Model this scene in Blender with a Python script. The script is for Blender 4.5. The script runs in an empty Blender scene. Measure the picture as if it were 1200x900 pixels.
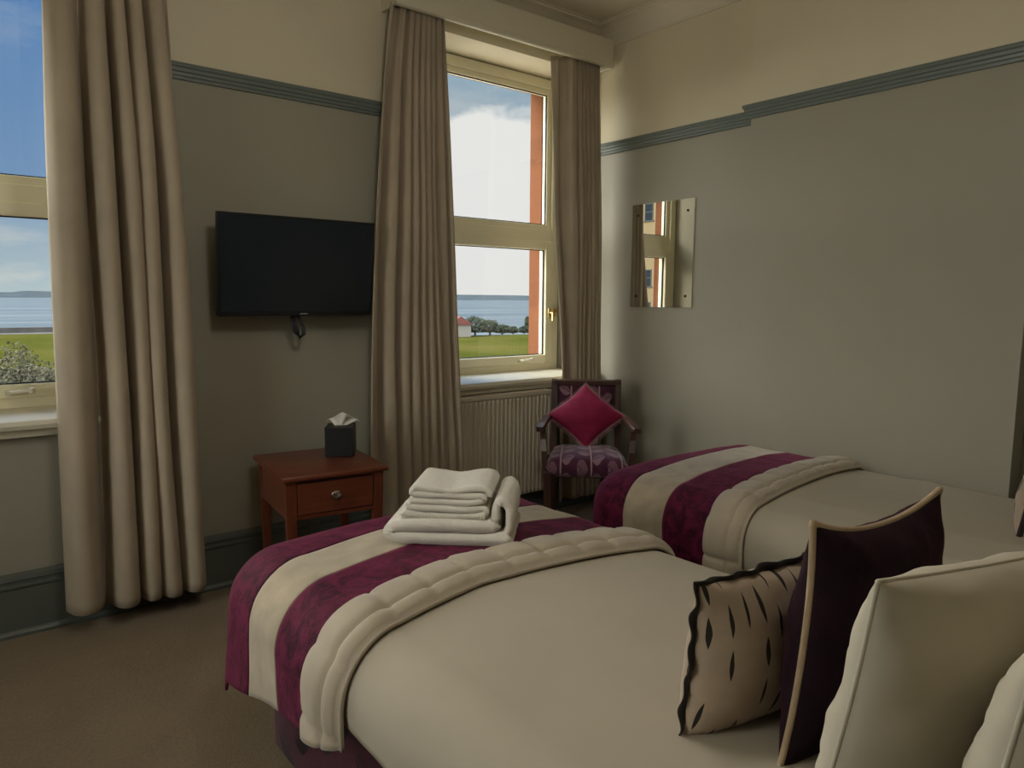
import bpy, bmesh, math, random
from math import sin, cos, pi, radians, hypot, sqrt, exp
from mathutils import Vector, Matrix, noise
random.seed(7)
scene = bpy.context.scene
COL = scene.collection

# ------------------------------------------------------------------ materials
class NT:
    """small node-building helper"""
    def __init__(s, name):
        s.m = bpy.data.materials.new(name); s.m.use_nodes = True
        s.t = s.m.node_tree; s.n = s.t.nodes; s.l = s.t.links
        s.b = s.n['Principled BSDF']; s.out = s.n['Material Output']
    def node(s, typ, ins=None, **props):
        n = s.n.new(typ)
        for k, v in props.items(): setattr(n, k, v)
        for k, v in (ins or {}).items(): s.put(n.inputs[k], v)
        return n
    def put(s, sock, v):
        if isinstance(v, bpy.types.NodeSocket): s.l.new(v, sock)
        else: sock.default_value = v
    def math(s, op, a, b=0.0, c=None):
        n = s.node('ShaderNodeMath', operation=op)
        s.put(n.inputs[0], a); s.put(n.inputs[1], b)
        if c is not None: s.put(n.inputs[2], c)
        return n.outputs[0]
    def mix(s, fac, a, b):
        n = s.node('ShaderNodeMix', data_type='RGBA')
        s.put(n.inputs[0], fac); s.put(n.inputs[6], a); s.put(n.inputs[7], b)
        return n.outputs[2]
    def coord(s, kind='Object'): return s.node('ShaderNodeTexCoord').outputs[kind]
    def mapping(s, vec, scale=(1,1,1), loc=(0,0,0), rot=(0,0,0)):
        n = s.node('ShaderNodeMapping'); s.put(n.inputs['Vector'], vec)
        n.inputs['Scale'].default_value = scale; n.inputs['Location'].default_value = loc; n.inputs['Rotation'].default_value = rot
        return n.outputs[0]
    def noise(s, vec, scale, detail=4, rough=0.55):
        n = s.node('ShaderNodeTexNoise'); s.put(n.inputs['Vector'], vec)
        n.inputs['Scale'].default_value = scale; n.inputs['Detail'].default_value = detail; n.inputs['Roughness'].default_value = rough
        return n.outputs[0]
    def ramp(s, fac, stops):
        n = s.node('ShaderNodeValToRGB'); s.put(n.inputs[0], fac)
        e = n.color_ramp.elements
        while len(e) < len(stops): e.new(0.5)
        for i, (p, c) in enumerate(stops): e[i].position = p; e[i].color = c if len(c) == 4 else (*c, 1)
        return n.outputs[0]
    def bump(s, h, strength=0.2, dist=0.01):
        n = s.node('ShaderNodeBump'); s.put(n.inputs['Height'], h)
        n.inputs['Strength'].default_value = strength; n.inputs['Distance'].default_value = dist
        s.l.new(n.outputs[0], s.b.inputs['Normal'])
    def set(s, **kw):
        names = dict(color='Base Color', rough='Roughness', metal='Metallic', spec='Specular IOR Level', sheen='Sheen Weight', sheen_rough='Sheen Roughness', sheen_tint='Sheen Tint', coat='Coat Weight', coat_rough='Coat Roughness')
        for k, v in kw.items():
            if k in ('color', 'sheen_tint') and not isinstance(v, bpy.types.NodeSocket) and len(v) == 3: v = (*v, 1)
            s.put(s.b.inputs[names[k]], v)
        return s

def paint(name, col, rough=0.6, var=0.06, scale=3.0, bump=0.05, spec=0.3):
    m = NT(name); c = m.coord()
    n = m.noise(c, scale, 5)
    lo = tuple(x * (1 - var) for x in col); hi = tuple(min(1, x * (1 + var)) for x in col)
    m.set(color=m.ramp(n, [(0.3, lo), (0.7, hi)]), rough=rough, spec=spec)
    if bump: m.bump(m.noise(c, scale * 40, 3), bump, 0.003)
    return m.m

def cloth(name, col, var=0.08, scale=6, weave=500, rough=0.9, sheen=0.15, bstr=0.25, big=0.0):
    m = NT(name); c = m.coord()
    n = m.noise(c, scale, 6)
    lo = tuple(x * (1 - var) for x in col); hi = tuple(min(1, x * (1 + var)) for x in col)
    m.set(color=m.ramp(n, [(0.3, lo), (0.7, hi)]), rough=rough, spec=0.15, sheen=sheen, sheen_rough=0.5)
    h = m.noise(c, weave, 2)
    if big: h = m.math('ADD', h, m.math('MULTIPLY', m.noise(c, 9, 3), big))
    m.bump(h, bstr, 0.002)
    return m.m

def velvet(name, dark, light, scale=14, sheen=0.7, tint=(0.8, 0.3, 0.5)):
    m = NT(name); c = m.coord()
    w = m.noise(c, scale * 0.6, 2)
    v = m.node('ShaderNodeVectorMath', operation='ADD'); m.put(v.inputs[0], c)
    sc = m.node('ShaderNodeVectorMath', operation='SCALE'); m.put(sc.inputs[0], m.node('ShaderNodeTexNoise', {'Vector': c, 'Scale': scale * 0.5}).outputs[1]); sc.inputs['Scale'].default_value = 0.12
    m.l.new(sc.outputs[0], v.inputs[1])
    n = m.noise(v.outputs[0], scale, 6, 0.62)
    m.set(color=m.ramp(n, [(0.36, dark), (0.62, light)]), rough=0.75, spec=0.2, sheen=sheen, sheen_rough=0.35, sheen_tint=tint)
    m.bump(m.math('ADD', n, m.math('MULTIPLY', m.noise(c, 350, 2), 0.3)), 0.5, 0.006)
    return m.m

def wood(name, dark, light, axis='X', rough=0.35, scale=1.0):
    m = NT(name); c = m.coord()
    st = {'X': (0.7, 9, 9), 'Y': (9, 0.7, 9), 'Z': (9, 9, 0.7)}[axis]
    mp = m.mapping(c, tuple(v * scale for v in st))
    n = m.noise(mp, 5, 8, 0.65); n2 = m.noise(m.mapping(c, tuple(v * scale * 4 for v in st)), 8, 4)
    f = m.math('ADD', m.math('MULTIPLY', n, 0.75), m.math('MULTIPLY', n2, 0.25))
    m.set(color=m.ramp(f, [(0.32, dark), (0.68, light)]), rough=rough, spec=0.5, coat=0.15, coat_rough=0.25)
    m.bump(n2, 0.06, 0.002)
    return m.m

def leaf_fabric(name, base, base2, leaf, stem, scale, use_uv=True, sheen=0.3):
    """woven fabric with pairs of slanting leaves along stems (pattern lives in the cloth's own UV space, metres)"""
    m = NT(name); c = m.coord('UV' if use_uv else 'Object')
    sp = m.node('ShaderNodeSeparateXYZ', {0: c})
    U = m.math('MULTIPLY', sp.outputs[0], scale); V = m.math('MULTIPLY', sp.outputs[1], scale)
    fu = m.math('SUBTRACT', m.math('FRACT', U), 0.5)
    sgn = m.math('SIGN', fu)
    au = m.math('ABSOLUTE', fu)
    # leaf rows: two per tile, the side shifts every other one
    vv = m.math('ADD', m.math('MULTIPLY', V, 1.5), m.math('MULTIPLY', sgn, 0.25))
    vv = m.math('SUBTRACT', vv, m.math('MULTIPLY', au, 0.75))
    fv = m.math('SUBTRACT', m.math('FRACT', vv), 0.5)
    p = m.math('SUBTRACT', m.math('MULTIPLY', au, 4.3), 1.07)       # -1..1 along the leaf
    w = m.math('MULTIPLY', m.math('SUBTRACT', 1.0, m.math('MULTIPLY', p, p)), 0.30)
    inside = m.math('LESS_THAN', m.math('ABSOLUTE', fv), w)
    vein = m.math('LESS_THAN', m.math('ABSOLUTE', fv), 0.025)
    lm = m.math('MULTIPLY', inside, m.math('SUBTRACT', 1.0, m.math('MULTIPLY', vein, 0.7)))
    st = m.math('LESS_THAN', au, 0.028)
    n = m.noise(m.coord('Object'), 25, 3)
    bg = m.ramp(n, [(0.3, base), (0.7, base2)])
    half = m.math('GREATER_THAN', fv, 0.0)
    lcol = m.mix(m.math('MULTIPLY', half, 0.45), (*leaf, 1), (*base2, 1))
    col = m.mix(lm, bg, lcol)
    col = m.mix(m.math('MULTIPLY', st, 0.8), col, (*stem, 1))
    m.set(color=col, rough=0.75, spec=0.2, sheen=sheen, sheen_rough=0.4)
    m.bump(m.noise(m.coord('Object'), 450, 2), 0.2, 0.002)
    return m.m

M = {}
M['wall_low'] = paint('sage grey wall paint', (0.330, 0.313, 0.25), 0.55, 0.04, 1.5)
M['wall_up'] = paint('cream wall paint', (0.68, 0.62, 0.46), 0.6, 0.04, 1.5)
M['rail'] = paint('grey green gloss paint', (0.150, 0.180, 0.165), 0.35, 0.05, 4, 0.0, 0.5)
M['skirt'] = paint('dark green grey gloss paint', (0.105, 0.120, 0.105), 0.4, 0.06, 4, 0.0, 0.5)
M['ceil'] = paint('ceiling paint', (0.68, 0.62, 0.50), 0.7, 0.03, 1.5)
M['white_gloss'] = paint('off white gloss paint', (0.66, 0.62, 0.49), 0.5, 0.03, 4, 0.0, 0.5)
M['pvc'] = paint('cream window frame', (0.80, 0.76, 0.55), 0.45, 0.03, 4, 0.0, 0.5)
M['gasket'] = paint('black rubber gasket', (0.012, 0.012, 0.012), 0.6, 0.1, 10, 0)
M['radiator'] = paint('cream radiator enamel', (0.56, 0.50, 0.39), 0.35, 0.03, 4, 0, 0.5)
M['black_plastic'] = paint('black plastic', (0.012, 0.013, 0.015), 0.4, 0.1, 10, 0)
M['black_leather'] = paint('black leatherette', (0.008, 0.0085, 0.010), 0.45, 0.2, 30, 0.15, 0.5)
M['chrome'] = NT('brushed chrome').set(color=(0.62, 0.6, 0.56), metal=1.0, rough=0.22).m
M['brass'] = NT('brass').set(color=(0.72, 0.52, 0.22), metal=1.0, rough=0.3).m
M['mirror'] = NT('mirror silver').set(color=(0.92, 0.93, 0.90), metal=1.0, rough=0.01).m
M['dark_metal'] = NT('dark screw metal').set(color=(0.04, 0.035, 0.03), metal=0.6, rough=0.4).m
M['logo'] = paint('pale grey lettering', (0.45, 0.45, 0.45), 0.5, 0.02, 5, 0)
M['screen'] = NT('television glass').set(color=(0.006, 0.012, 0.021), rough=0.2, spec=0.7).m
M['tissue'] = paint('tissue paper', (0.80, 0.77, 0.68), 0.9, 0.03, 20, 0.1)
M['curtain'] = cloth('beige curtain cotton', (0.40, 0.335, 0.25), 0.07, 5, 700, 0.92, 0.1, 0.2)
M['sheet'] = cloth('white duvet cotton', (0.415, 0.37, 0.29), 0.03, 4, 900, 0.85, 0.05, 0.12)
M['pillow_white'] = cloth('white pillowcase cotton', (0.55, 0.505, 0.405), 0.03, 4, 900, 0.85, 0.05, 0.12)
M['towel'] = cloth('white terry towelling', (0.74, 0.70, 0.62), 0.04, 60, 380, 1.0, 0.3, 0.9)
M['cream_band'] = cloth('champagne crushed velour', (0.40, 0.335, 0.235), 0.18, 12, 300, 0.8, 0.35, 0.5, 1.0)
M['quilt'] = cloth('champagne quilted satin', (0.42, 0.36, 0.27), 0.06, 8, 300, 0.6, 0.3, 0.25, 0.6)
M['piping'] = cloth('beige piping cord', (0.42, 0.31, 0.20), 0.08, 40, 700, 0.85, 0.1, 0.3)
M['velvet'] = velvet('plum crushed velvet', (0.026, 0.0015, 0.009), (0.120, 0.008, 0.037), 24, 0.35, (0.75, 0.2, 0.38))
M['velvet_dark'] = velvet('dark aubergine velvet', (0.008, 0.002, 0.005), (0.016, 0.003, 0.009), 10, 0.12, (0.5, 0.12, 0.25))
M['crimson'] = velvet('crimson velvet', (0.17, 0.006, 0.032), (0.24, 0.012, 0.055), 8, 0.5, (0.9, 0.25, 0.4))
M['fringe'] = cloth('grey pink fringe', (0.30, 0.16, 0.17), 0.2, 40, 600)
M['frill'] = cloth('black brown frill', (0.022, 0.016, 0.013), 0.2, 40, 600, 0.8, 0.2)
M['wood_table'] = wood('red mahogany', (0.085, 0.020, 0.009), (0.20, 0.052, 0.022), 'X')
M['wood_leg'] = wood('red mahogany upright', (0.085, 0.020, 0.009), (0.18, 0.046, 0.020), 'Z')
M['wood_chair'] = wood('dark walnut', (0.028, 0.011, 0.008), (0.075, 0.028, 0.018), 'Z', 0.4)
M['chair_fabric'] = leaf_fabric('plum leaf upholstery', (0.045, 0.010, 0.026), (0.085, 0.020, 0.048), (0.23, 0.13, 0.16), (0.36, 0.24, 0.25), 6.2)
M['base_fabric'] = leaf_fabric('plum leaf divan fabric', (0.055, 0.011, 0.025), (0.085, 0.019, 0.038), (0.006, 0.002, 0.004), (0.07, 0.018, 0.034), 4.2)
M['mattress'] = cloth('cream mattress ticking', (0.55, 0.50, 0.40), 0.05, 6)

def carpet():
    m = NT('beige brown carpet'); c = m.coord()
    a = m.noise(c, 420, 3); b = m.noise(c, 3, 4); d = m.noise(c, 90, 3)
    f = m.math('ADD', m.math('MULTIPLY', a, 0.5), m.math('ADD', m.math('MULTIPLY', b, 0.25), m.math('MULTIPLY', d, 0.25)))
    m.set(color=m.ramp(f, [(0.36, (0.155, 0.108, 0.056)), (0.64, (0.295, 0.215, 0.118))]), rough=1.0, spec=0.05, sheen=0.2)
    m.bump(m.math('ADD', a, d), 0.8, 0.006)
    return m.m
M['carpet'] = carpet()

def dash_fabric():
    m = NT('cream cloth with dark dashes'); c = m.coord('UV')
    sp = m.node('ShaderNodeSeparateXYZ', {0: c})
    U = m.math('MULTIPLY', sp.outputs[0], 31.0)
    colid = m.math('FLOOR', U)
    rnd = m.math('FRACT', m.math('MULTIPLY', m.math('SINE', m.math('MULTIPLY', colid, 12.9898)), 437.58))
    V = m.math('ADD', m.math('MULTIPLY', sp.outputs[1], 13.5), m.math('MULTIPLY', rnd, 3.0))
    rowid = m.math('FLOOR', V)
    r2 = m.math('FRACT', m.math('MULTIPLY', m.math('SINE', m.math('ADD', m.math('MULTIPLY', rowid, 78.233), m.math('MULTIPLY', colid, 31.7))), 137.13))
    fu = m.math('SUBTRACT', m.math('FRACT', U), 0.5); fv = m.math('SUBTRACT', m.math('FRACT', V), 0.5)
    fu = m.math('ADD', fu, m.math('MULTIPLY', fv, m.math('SUBTRACT', m.math('MULTIPLY', r2, 0.5), 0.25)))
    q = m.math('MULTIPLY', fv, 2.7)
    w = m.math('MULTIPLY', m.math('SUBTRACT', 1.0, m.math('MULTIPLY', q, q)), m.math('ADD', 0.07, m.math('MULTIPLY', r2, 0.09)))
    mask = m.math('LESS_THAN', m.math('ABSOLUTE', fu), w)
    mask = m.math('MULTIPLY', mask, m.math('GREATER_THAN', r2, 0.08))
    n = m.noise(m.coord(), 14, 4)
    bg = m.ramp(n, [(0.3, (0.38, 0.29, 0.21)), (0.7, (0.47, 0.37, 0.275))])
    m.set(color=m.mix(mask, bg, (0.022, 0.017, 0.015, 1)), rough=0.8, spec=0.2, sheen=0.2)
    m.bump(m.noise(m.coord(), 500, 2), 0.2, 0.002)
    return m.m
M['dash'] = dash_fabric()

def glass():
    m = NT('window glass'); m.n.remove(m.b)
    tr = m.node('ShaderNodeBsdfTransparent', {'Color': (0.96, 0.98, 0.97, 1)})
    gl = m.node('ShaderNodeBsdfGlossy', {'Roughness': 0.01, 'Color': (1, 1, 1, 1)})
    fr = m.node('ShaderNodeFresnel', {'IOR': 1.5})
    mx = m.node('ShaderNodeMixShader'); m.l.new(fr.outputs[0], mx.inputs[0]); m.l.new(tr.outputs[0], mx.inputs[1]); m.l.new(gl.outputs[0], mx.inputs[2])
    m.l.new(mx.outputs[0], m.out.inputs[0])
    return m.m
M['glass'] = glass()

def brick(name, c1, c2, mortar, scale=4.0):
    m = NT(name)
    b = m.node('ShaderNodeTexBrick', {'Vector': m.mapping(m.coord(), (1, 1, 1), (0, 0, 0), (radians(90), 0, radians(90))), 'Color1': (*c1, 1), 'Color2': (*c2, 1), 'Mortar': (*mortar, 1), 'Scale': scale, 'Mortar Size': 0.015})
    m.set(color=b.outputs[0], rough=0.9, spec=0.1)
    return m.m
M['brick_yellow'] = brick('buff brick', (0.46, 0.27, 0.10), (0.52, 0.325, 0.135), (0.48, 0.34, 0.18))
M['brick_orange'] = brick('orange terracotta', (0.125, 0.047, 0.022), (0.145, 0.056, 0.026), (0.13, 0.055, 0.03), 6)
M['stone'] = paint('pale stone', (0.16, 0.15, 0.13), 0.9, 0.08, 4)
M['dark_pane'] = NT('dark window pane').set(color=(0.03, 0.04, 0.045), rough=0.1, spec=0.5).m

def grass():
    m = NT('lawn grass'); c = m.coord()
    a = m.noise(c, 0.05, 5); b = m.noise(c, 1.2, 4)
    f = m.math('ADD', m.math('MULTIPLY', a, 0.65), m.math('MULTIPLY', b, 0.35))
    m.set(color=m.ramp(f, [(0.35, (0.024, 0.029, 0.005)), (0.52, (0.040, 0.042, 0.008)), (0.66, (0.055, 0.049, 0.014))]), rough=1.0, spec=0.0)
    return m.m
M['grass'] = grass()
def sea():
    m = NT('sea water'); c = m.coord()
    a = m.noise(m.mapping(c, (0.002, 0.02, 1)), 1.0, 5); b = m.noise(m.mapping(c, (0.05, 0.16, 1)), 1.0, 4)
    m.set(color=m.ramp(a, [(0.38, (0.030, 0.043, 0.052)), (0.62, (0.070, 0.083, 0.087))]), rough=0.6, spec=0.05)
    m.bump(b, 0.35, 1.2)
    return m.m
M['sea'] = sea()
M['hill'] = paint('distant hill', (0.040, 0.050, 0.056), 1.0, 0.2, 0.004, 0, 0.0)
M['road'] = paint('promenade stone', (0.045, 0.043, 0.040), 0.9, 0.2, 0.5, 0)
M['bush'] = paint('grey green leaves', (0.058, 0.055, 0.036), 0.9, 0.4, 4, 0, 0.1)
M['tree'] = paint('dark tree leaves', (0.024, 0.030, 0.019), 0.9, 0.3, 0.8, 0, 0.1)
M['gravel'] = paint('pale gravel', (0.62, 0.55, 0.43), 1.0, 0.12, 3, 0, 0)  # pale so the added ground outside bounces daylight
M['twig'] = paint('grey bark', (0.10, 0.08, 0.06), 0.9, 0.2, 4, 0)
M['roof_red'] = paint('red roof tiles', (0.11, 0.035, 0.03), 0.8, 0.15, 2, 0)

# ------------------------------------------------------------------ mesh helpers
def link(name, mesh, mat=None, parent=None, smooth=False):
    o = bpy.data.objects.new(name, mesh); COL.objects.link(o)
    for m in (mat if isinstance(mat, (list, tuple)) else [mat]):
        if m: mesh.materials.append(m)
    if parent: o.parent = parent
    if smooth: mesh.polygons.foreach_set('use_smooth', [True] * len(mesh.polygons))
    return o
def obj(name, bm, mat, parent=None, smooth=False):
    bmesh.ops.recalc_face_normals(bm, faces=bm.faces)
    me = bpy.data.meshes.new(name); bm.to_mesh(me); bm.free()
    o = link(name, me, mat, parent, smooth)
    if smooth == 'auto':
        me.polygons.foreach_set('use_smooth', [True] * len(me.polygons))
        bpy.context.view_layer.objects.active = o
        me.set_sharp_from_angle(angle=radians(38))
    return o
def tag(o, label, cat, group=None, kind=None):
    if label: o['label'] = label
    if cat: o['category'] = cat
    if group: o['group'] = group
    if kind: o['kind'] = kind
    return o
def struct(o, label=None, cat=None):
    o['kind'] = 'structure'
    if label: o['label'] = label; o['category'] = cat or 'room'
    return o
def thing(name, label, cat, loc=(0, 0, 0), rz=0.0, group=None, kind=None):
    o = bpy.data.objects.new(name, None); COL.objects.link(o); o.empty_display_size = 0.1
    o.location = loc; o.rotation_euler = (0, 0, rz)
    return tag(o, label, cat, group, kind)
def BM(): return bmesh.new()
def box(bm, x0, x1, y0, y1, z0, z1, bev=0.0, mi=0, seg=2, mat4=None):
    r = bmesh.ops.create_cube(bm, size=1.0)
    vs = r['verts']
    bmesh.ops.scale(bm, vec=(abs(x1 - x0), abs(y1 - y0), abs(z1 - z0)), verts=vs)
    bmesh.ops.translate(bm, vec=((x0 + x1) / 2, (y0 + y1) / 2, (z0 + z1) / 2), verts=vs)
    fs = list({f for v in vs for f in v.link_faces})
    for f in fs: f.material_index = mi
    if mat4 is not None: bmesh.ops.transform(bm, matrix=mat4, verts=vs)
    if bev:
        es = list({e for v in vs for e in v.link_edges})
        bmesh.ops.bevel(bm, geom=es, offset=bev, segments=seg, profile=0.5, affect='EDGES')
def hexa(bm, bot, top):
    """frustum from two quads"""
    v = [bm.verts.new(p) for p in bot] + [bm.verts.new(p) for p in top]
    for f in ((3, 2, 1, 0), (4, 5, 6, 7), (0, 1, 5, 4), (1, 2, 6, 5), (2, 3, 7, 6), (3, 0, 4, 7)):
        bm.faces.new([v[i] for i in f])
    return v
def tapered(bm, p0, p1, s0, s1, bev=0.0):
    """square section bar from p0 to p1 (roughly vertical), half sizes s0, s1 = (hx, hy)"""
    q = lambda p, s: [(p[0] - s[0], p[1] - s[1], p[2]), (p[0] + s[0], p[1] - s[1], p[2]), (p[0] + s[0], p[1] + s[1], p[2]), (p[0] - s[0], p[1] + s[1], p[2])]
    v = hexa(bm, q(p0, s0), q(p1, s1))
    if bev:
        bmesh.ops.bevel(bm, geom=list({e for w in v for e in w.link_edges}), offset=bev, segments=2, profile=0.5, affect='EDGES')
def tube(bm, pts, r, n=8, closed=False):
    pts = [Vector(p) for p in pts]; rings = []; N = len(pts)
    rr = r if isinstance(r, (list, tuple)) else [r] * N
    up = None
    for i, p in enumerate(pts):
        a = pts[(i - 1) % N] if (i > 0 or closed) else p
        b = pts[(i + 1) % N] if (i < N - 1 or closed) else p
        d = (b - a).normalized()
        if up is None: up = Vector((0, 0, 1)) if abs(d.z) < 0.9 else Vector((1, 0, 0))
        s = d.cross(up)
        if s.length < 1e-6: s = d.orthogonal()
        s.normalize(); up = s.cross(d).normalized()
        rings.append([bm.verts.new(p + (s * cos(2 * pi * k / n) + up * sin(2 * pi * k / n)) * rr[i]) for k in range(n)])
    for i in range(N if closed else N - 1):
        A, B = rings[i], rings[(i + 1) % N]
        for k in range(n): bm.faces.new((A[k], A[(k + 1) % n], B[(k + 1) % n], B[k]))
    if not closed:
        bm.faces.new(rings[0][::-1]); bm.faces.new(rings[-1])
def lathe(bm, prof, center, axis='Z', n=20):
    c = Vector(center); rings = []
    for r, h in prof:
        ring = []
        for k in range(n):
            a = 2 * pi * k / n
            d = {'Z': Vector((r * cos(a), r * sin(a), h)), 'Y': Vector((r * cos(a), h, r * sin(a))), 'X': Vector((h, r * cos(a), r * sin(a)))}[axis]
            ring.append(bm.verts.new(c + d))
        rings.append(ring)
    for A, B in zip(rings, rings[1:]):
        for k in range(n): bm.faces.new((A[k], A[(k + 1) % n], B[(k + 1) % n], B[k]))
    bm.faces.new(rings[0][::-1]); bm.faces.new(rings[-1])
def extrude_profile(bm, prof, fn, u0, u1):
    """prof: closed list of (a,b); fn(u,a,b) -> point; straight moulding"""
    A = [bm.verts.new(fn(u0, a, b)) for a, b in prof]; B = [bm.verts.new(fn(u1, a, b)) for a, b in prof]
    n = len(prof)
    for i in range(n): bm.faces.new((A[i], A[(i + 1) % n], B[(i + 1) % n], B[i]))
    bm.faces.new(A[::-1]); bm.faces.new(B)
def grid_mesh(name, nu, nv, fn, mat, parent=None, thick=0.0, uv=None, smooth=True, offset=-1):
    vs = [fn(i / nu, j / nv) for j in range(nv + 1) for i in range(nu + 1)]
    fs = [(j * (nu + 1) + i, j * (nu + 1) + i + 1, (j + 1) * (nu + 1) + i + 1, (j + 1) * (nu + 1) + i) for j in range(nv) for i in range(nu)]
    me = bpy.data.meshes.new(name); me.from_pydata(vs, [], fs)
    if uv:
        L = me.uv_layers.new(name='UVMap')
        for p in me.polygons:
            for li in p.loop_indices:
                vi = me.loops[li].vertex_index
                L.data[li].uv = uv((vi % (nu + 1)) / nu, (vi // (nu + 1)) / nv)
    o = link(name, me, mat, parent, smooth)
    if thick:
        md = o.modifiers.new('thickness', 'SOLIDIFY'); md.thickness = thick; md.offset = offset
    return o
def nz(x, y, z=0.0, s=1.0): return noise.noise(Vector((x * s, y * s, z * s)))
def box_uv(o):
    """metre UVs by dominant normal"""
    me = o.data
    L = me.uv_layers.get('UVMap') or me.uv_layers.new(name='UVMap')
    for p in me.polygons:
        n = p.normal; ax = max(range(3), key=lambda i: abs(n[i]))
        for li in p.loop_indices:
            c = me.vertices[me.loops[li].vertex_index].co
            L.data[li].uv = ((c.y, c.z), (c.x, c.z), (c.x, c.y))[ax]

FILL = 21.0  # strength of the added fill light
# ------------------------------------------------------------------ camera
F, CAMZ = 846.43, 1.30
yaw, pitch, roll = -0.682684636, -0.116491455, 0.0066052
fwd = Vector((-sin(yaw) * cos(pitch), cos(yaw) * cos(pitch), sin(pitch)))
r0 = Vector((cos(yaw), sin(yaw), 0)); u0 = r0.cross(fwd)
rgt = cos(roll) * r0 + sin(roll) * u0; upv = -sin(roll) * r0 + cos(roll) * u0
cam = bpy.data.objects.new('camera', bpy.data.cameras.new('camera')); COL.objects.link(cam)
cam.data.sensor_width = 36; cam.data.lens = F / 1200 * 36; cam.data.clip_start = 0.05; cam.data.clip_end = 20000
mw = Matrix((rgt, upv, -fwd)).transposed().to_4x4(); mw.translation = (0, 0, CAMZ); cam.matrix_world = mw
scene.camera = cam

# ------------------------------------------------------------------ room shell
WY, WX, CHX = 3.27, 3.335, 3.222          # window wall, right wall, chimney breast face
X0, Y0, ZC = -1.70, -0.42, 2.93           # left wall, rear wall, ceiling
CY0, CY1 = 0.905, 2.115                    # chimney breast from/to
RB, RT = 2.189, 2.252                     # picture rail bottom/top
OUTY = 3.70
FY = 3.52                                 # window frame front plane
SOF, SILL = 2.675, 0.80
WINS = [(-0.44, 0.58), (2.22, 3.245)]     # frame outer edges
REV = [(-0.51, 0.65), (2.15, 3.315)]      # opening at the room face

bm = BM(); box(bm, X0 - .1, WX + .1, Y0 - .1, WY, -0.06, 0); struct(obj('floor', bm, M['carpet']))
bm = BM(); box(bm, X0 - .1, WX + .1, Y0 - .1, OUTY, ZC, ZC + .06); struct(obj('ceiling', bm, M['ceil']))

def prism(bm, pts, z0, z1, mi=0):
    A = [bm.verts.new((x, y, z0)) for x, y in pts]; B = [bm.verts.new((x, y, z1)) for x, y in pts]
    n = len(pts); fs = [bm.faces.new((A[i], A[(i + 1) % n], B[(i + 1) % n], B[i])) for i in range(n)]
    fs += [bm.faces.new(A[::-1]), bm.faces.new(B)]
    for f in fs: f.material_index = mi
bm = BM()
ZS = (RB + RT) / 2
def pier(xa0, xa1, xb0, xb1):
    for z0, z1, mi in ((0, ZS, 0), (ZS, SOF, 1)):
        prism(bm, [(xa0, WY), (xa1, WY), (xb1, FY + .03), (xb0, FY + .03)], z0, z1, mi)
pier(X0 - .1, REV[0][0], X0 - .1, WINS[0][0])
pier(REV[0][1], REV[1][0], WINS[0][1], WINS[1][0])
pier(REV[1][1], WX + .1, WINS[1][1], WX + .1)
for (a, b), (c, d) in zip(REV, WINS):
    prism(bm, [(a, WY), (b, WY), (d, FY + .03), (c, FY + .03)], 0, SILL, 0)
box(bm, X0 - .1, WX + .1, WY, FY + .03, SOF, ZC, mi=1)
struct(obj('wall_front', bm, [M['wall_low'], M['wall_up']]))
# outer brick leaf
bm = BM(); e = 0.035
for a, b in ((X0 - .1, WINS[0][0] + .02), (WINS[0][1] - .06 - e, WINS[1][0] + .02), (WINS[1][1] - .06 - e, WX + 1.5)):
    box(bm, a, b, FY + .07, OUTY, -6, 6)
for (a, b) in WINS:
    box(bm, a, b, FY + .07, OUTY, -6, 0.83); box(bm, a, b, FY + .07, OUTY, 2.62, 6)
struct(obj('trim_1', bm, M['brick_orange']), 'orange brick outer face of the window wall', 'wall')

def wall_box(name, x0, x1, y0, y1):
    bm = BM()
    box(bm, x0, x1, y0, y1, 0, ZS, mi=0); box(bm, x0, x1, y0, y1, ZS, ZC, mi=1)
    return struct(obj(name, bm, [M['wall_low'], M['wall_up']]))
wall_box('wall_right', WX, WX + .1, Y0 - .1, WY)
WL0, WL1 = 1.30, 2.45          # window added in the left wall, outside the frame, to light the room
bm = BM(); xo = X0 - .28
for y0, y1, z0, z1 in ((Y0 - .1, WL0, 0, ZC), (WL1, OUTY, 0, ZC), (WL0, WL1, 0, SILL), (WL0, WL1, SOF, ZC)):
    if z0 < ZS: box(bm, xo, X0, y0, y1, z0, min(z1, ZS), mi=0)
    if z1 > ZS: box(bm, xo, X0, y0, y1, max(z0, ZS), z1, mi=1)
struct(obj('wall_left', bm, [M['wall_low'], M['wall_up']]))
wall_box('wall_rear', X0, WX, Y0 - .1, Y0)
cb = wall_box('chimney_breast', CHX, WX, CY0, CY1)
tag(cb, 'chimney breast standing forward of the right wall beside the far bed', 'wall')

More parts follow.
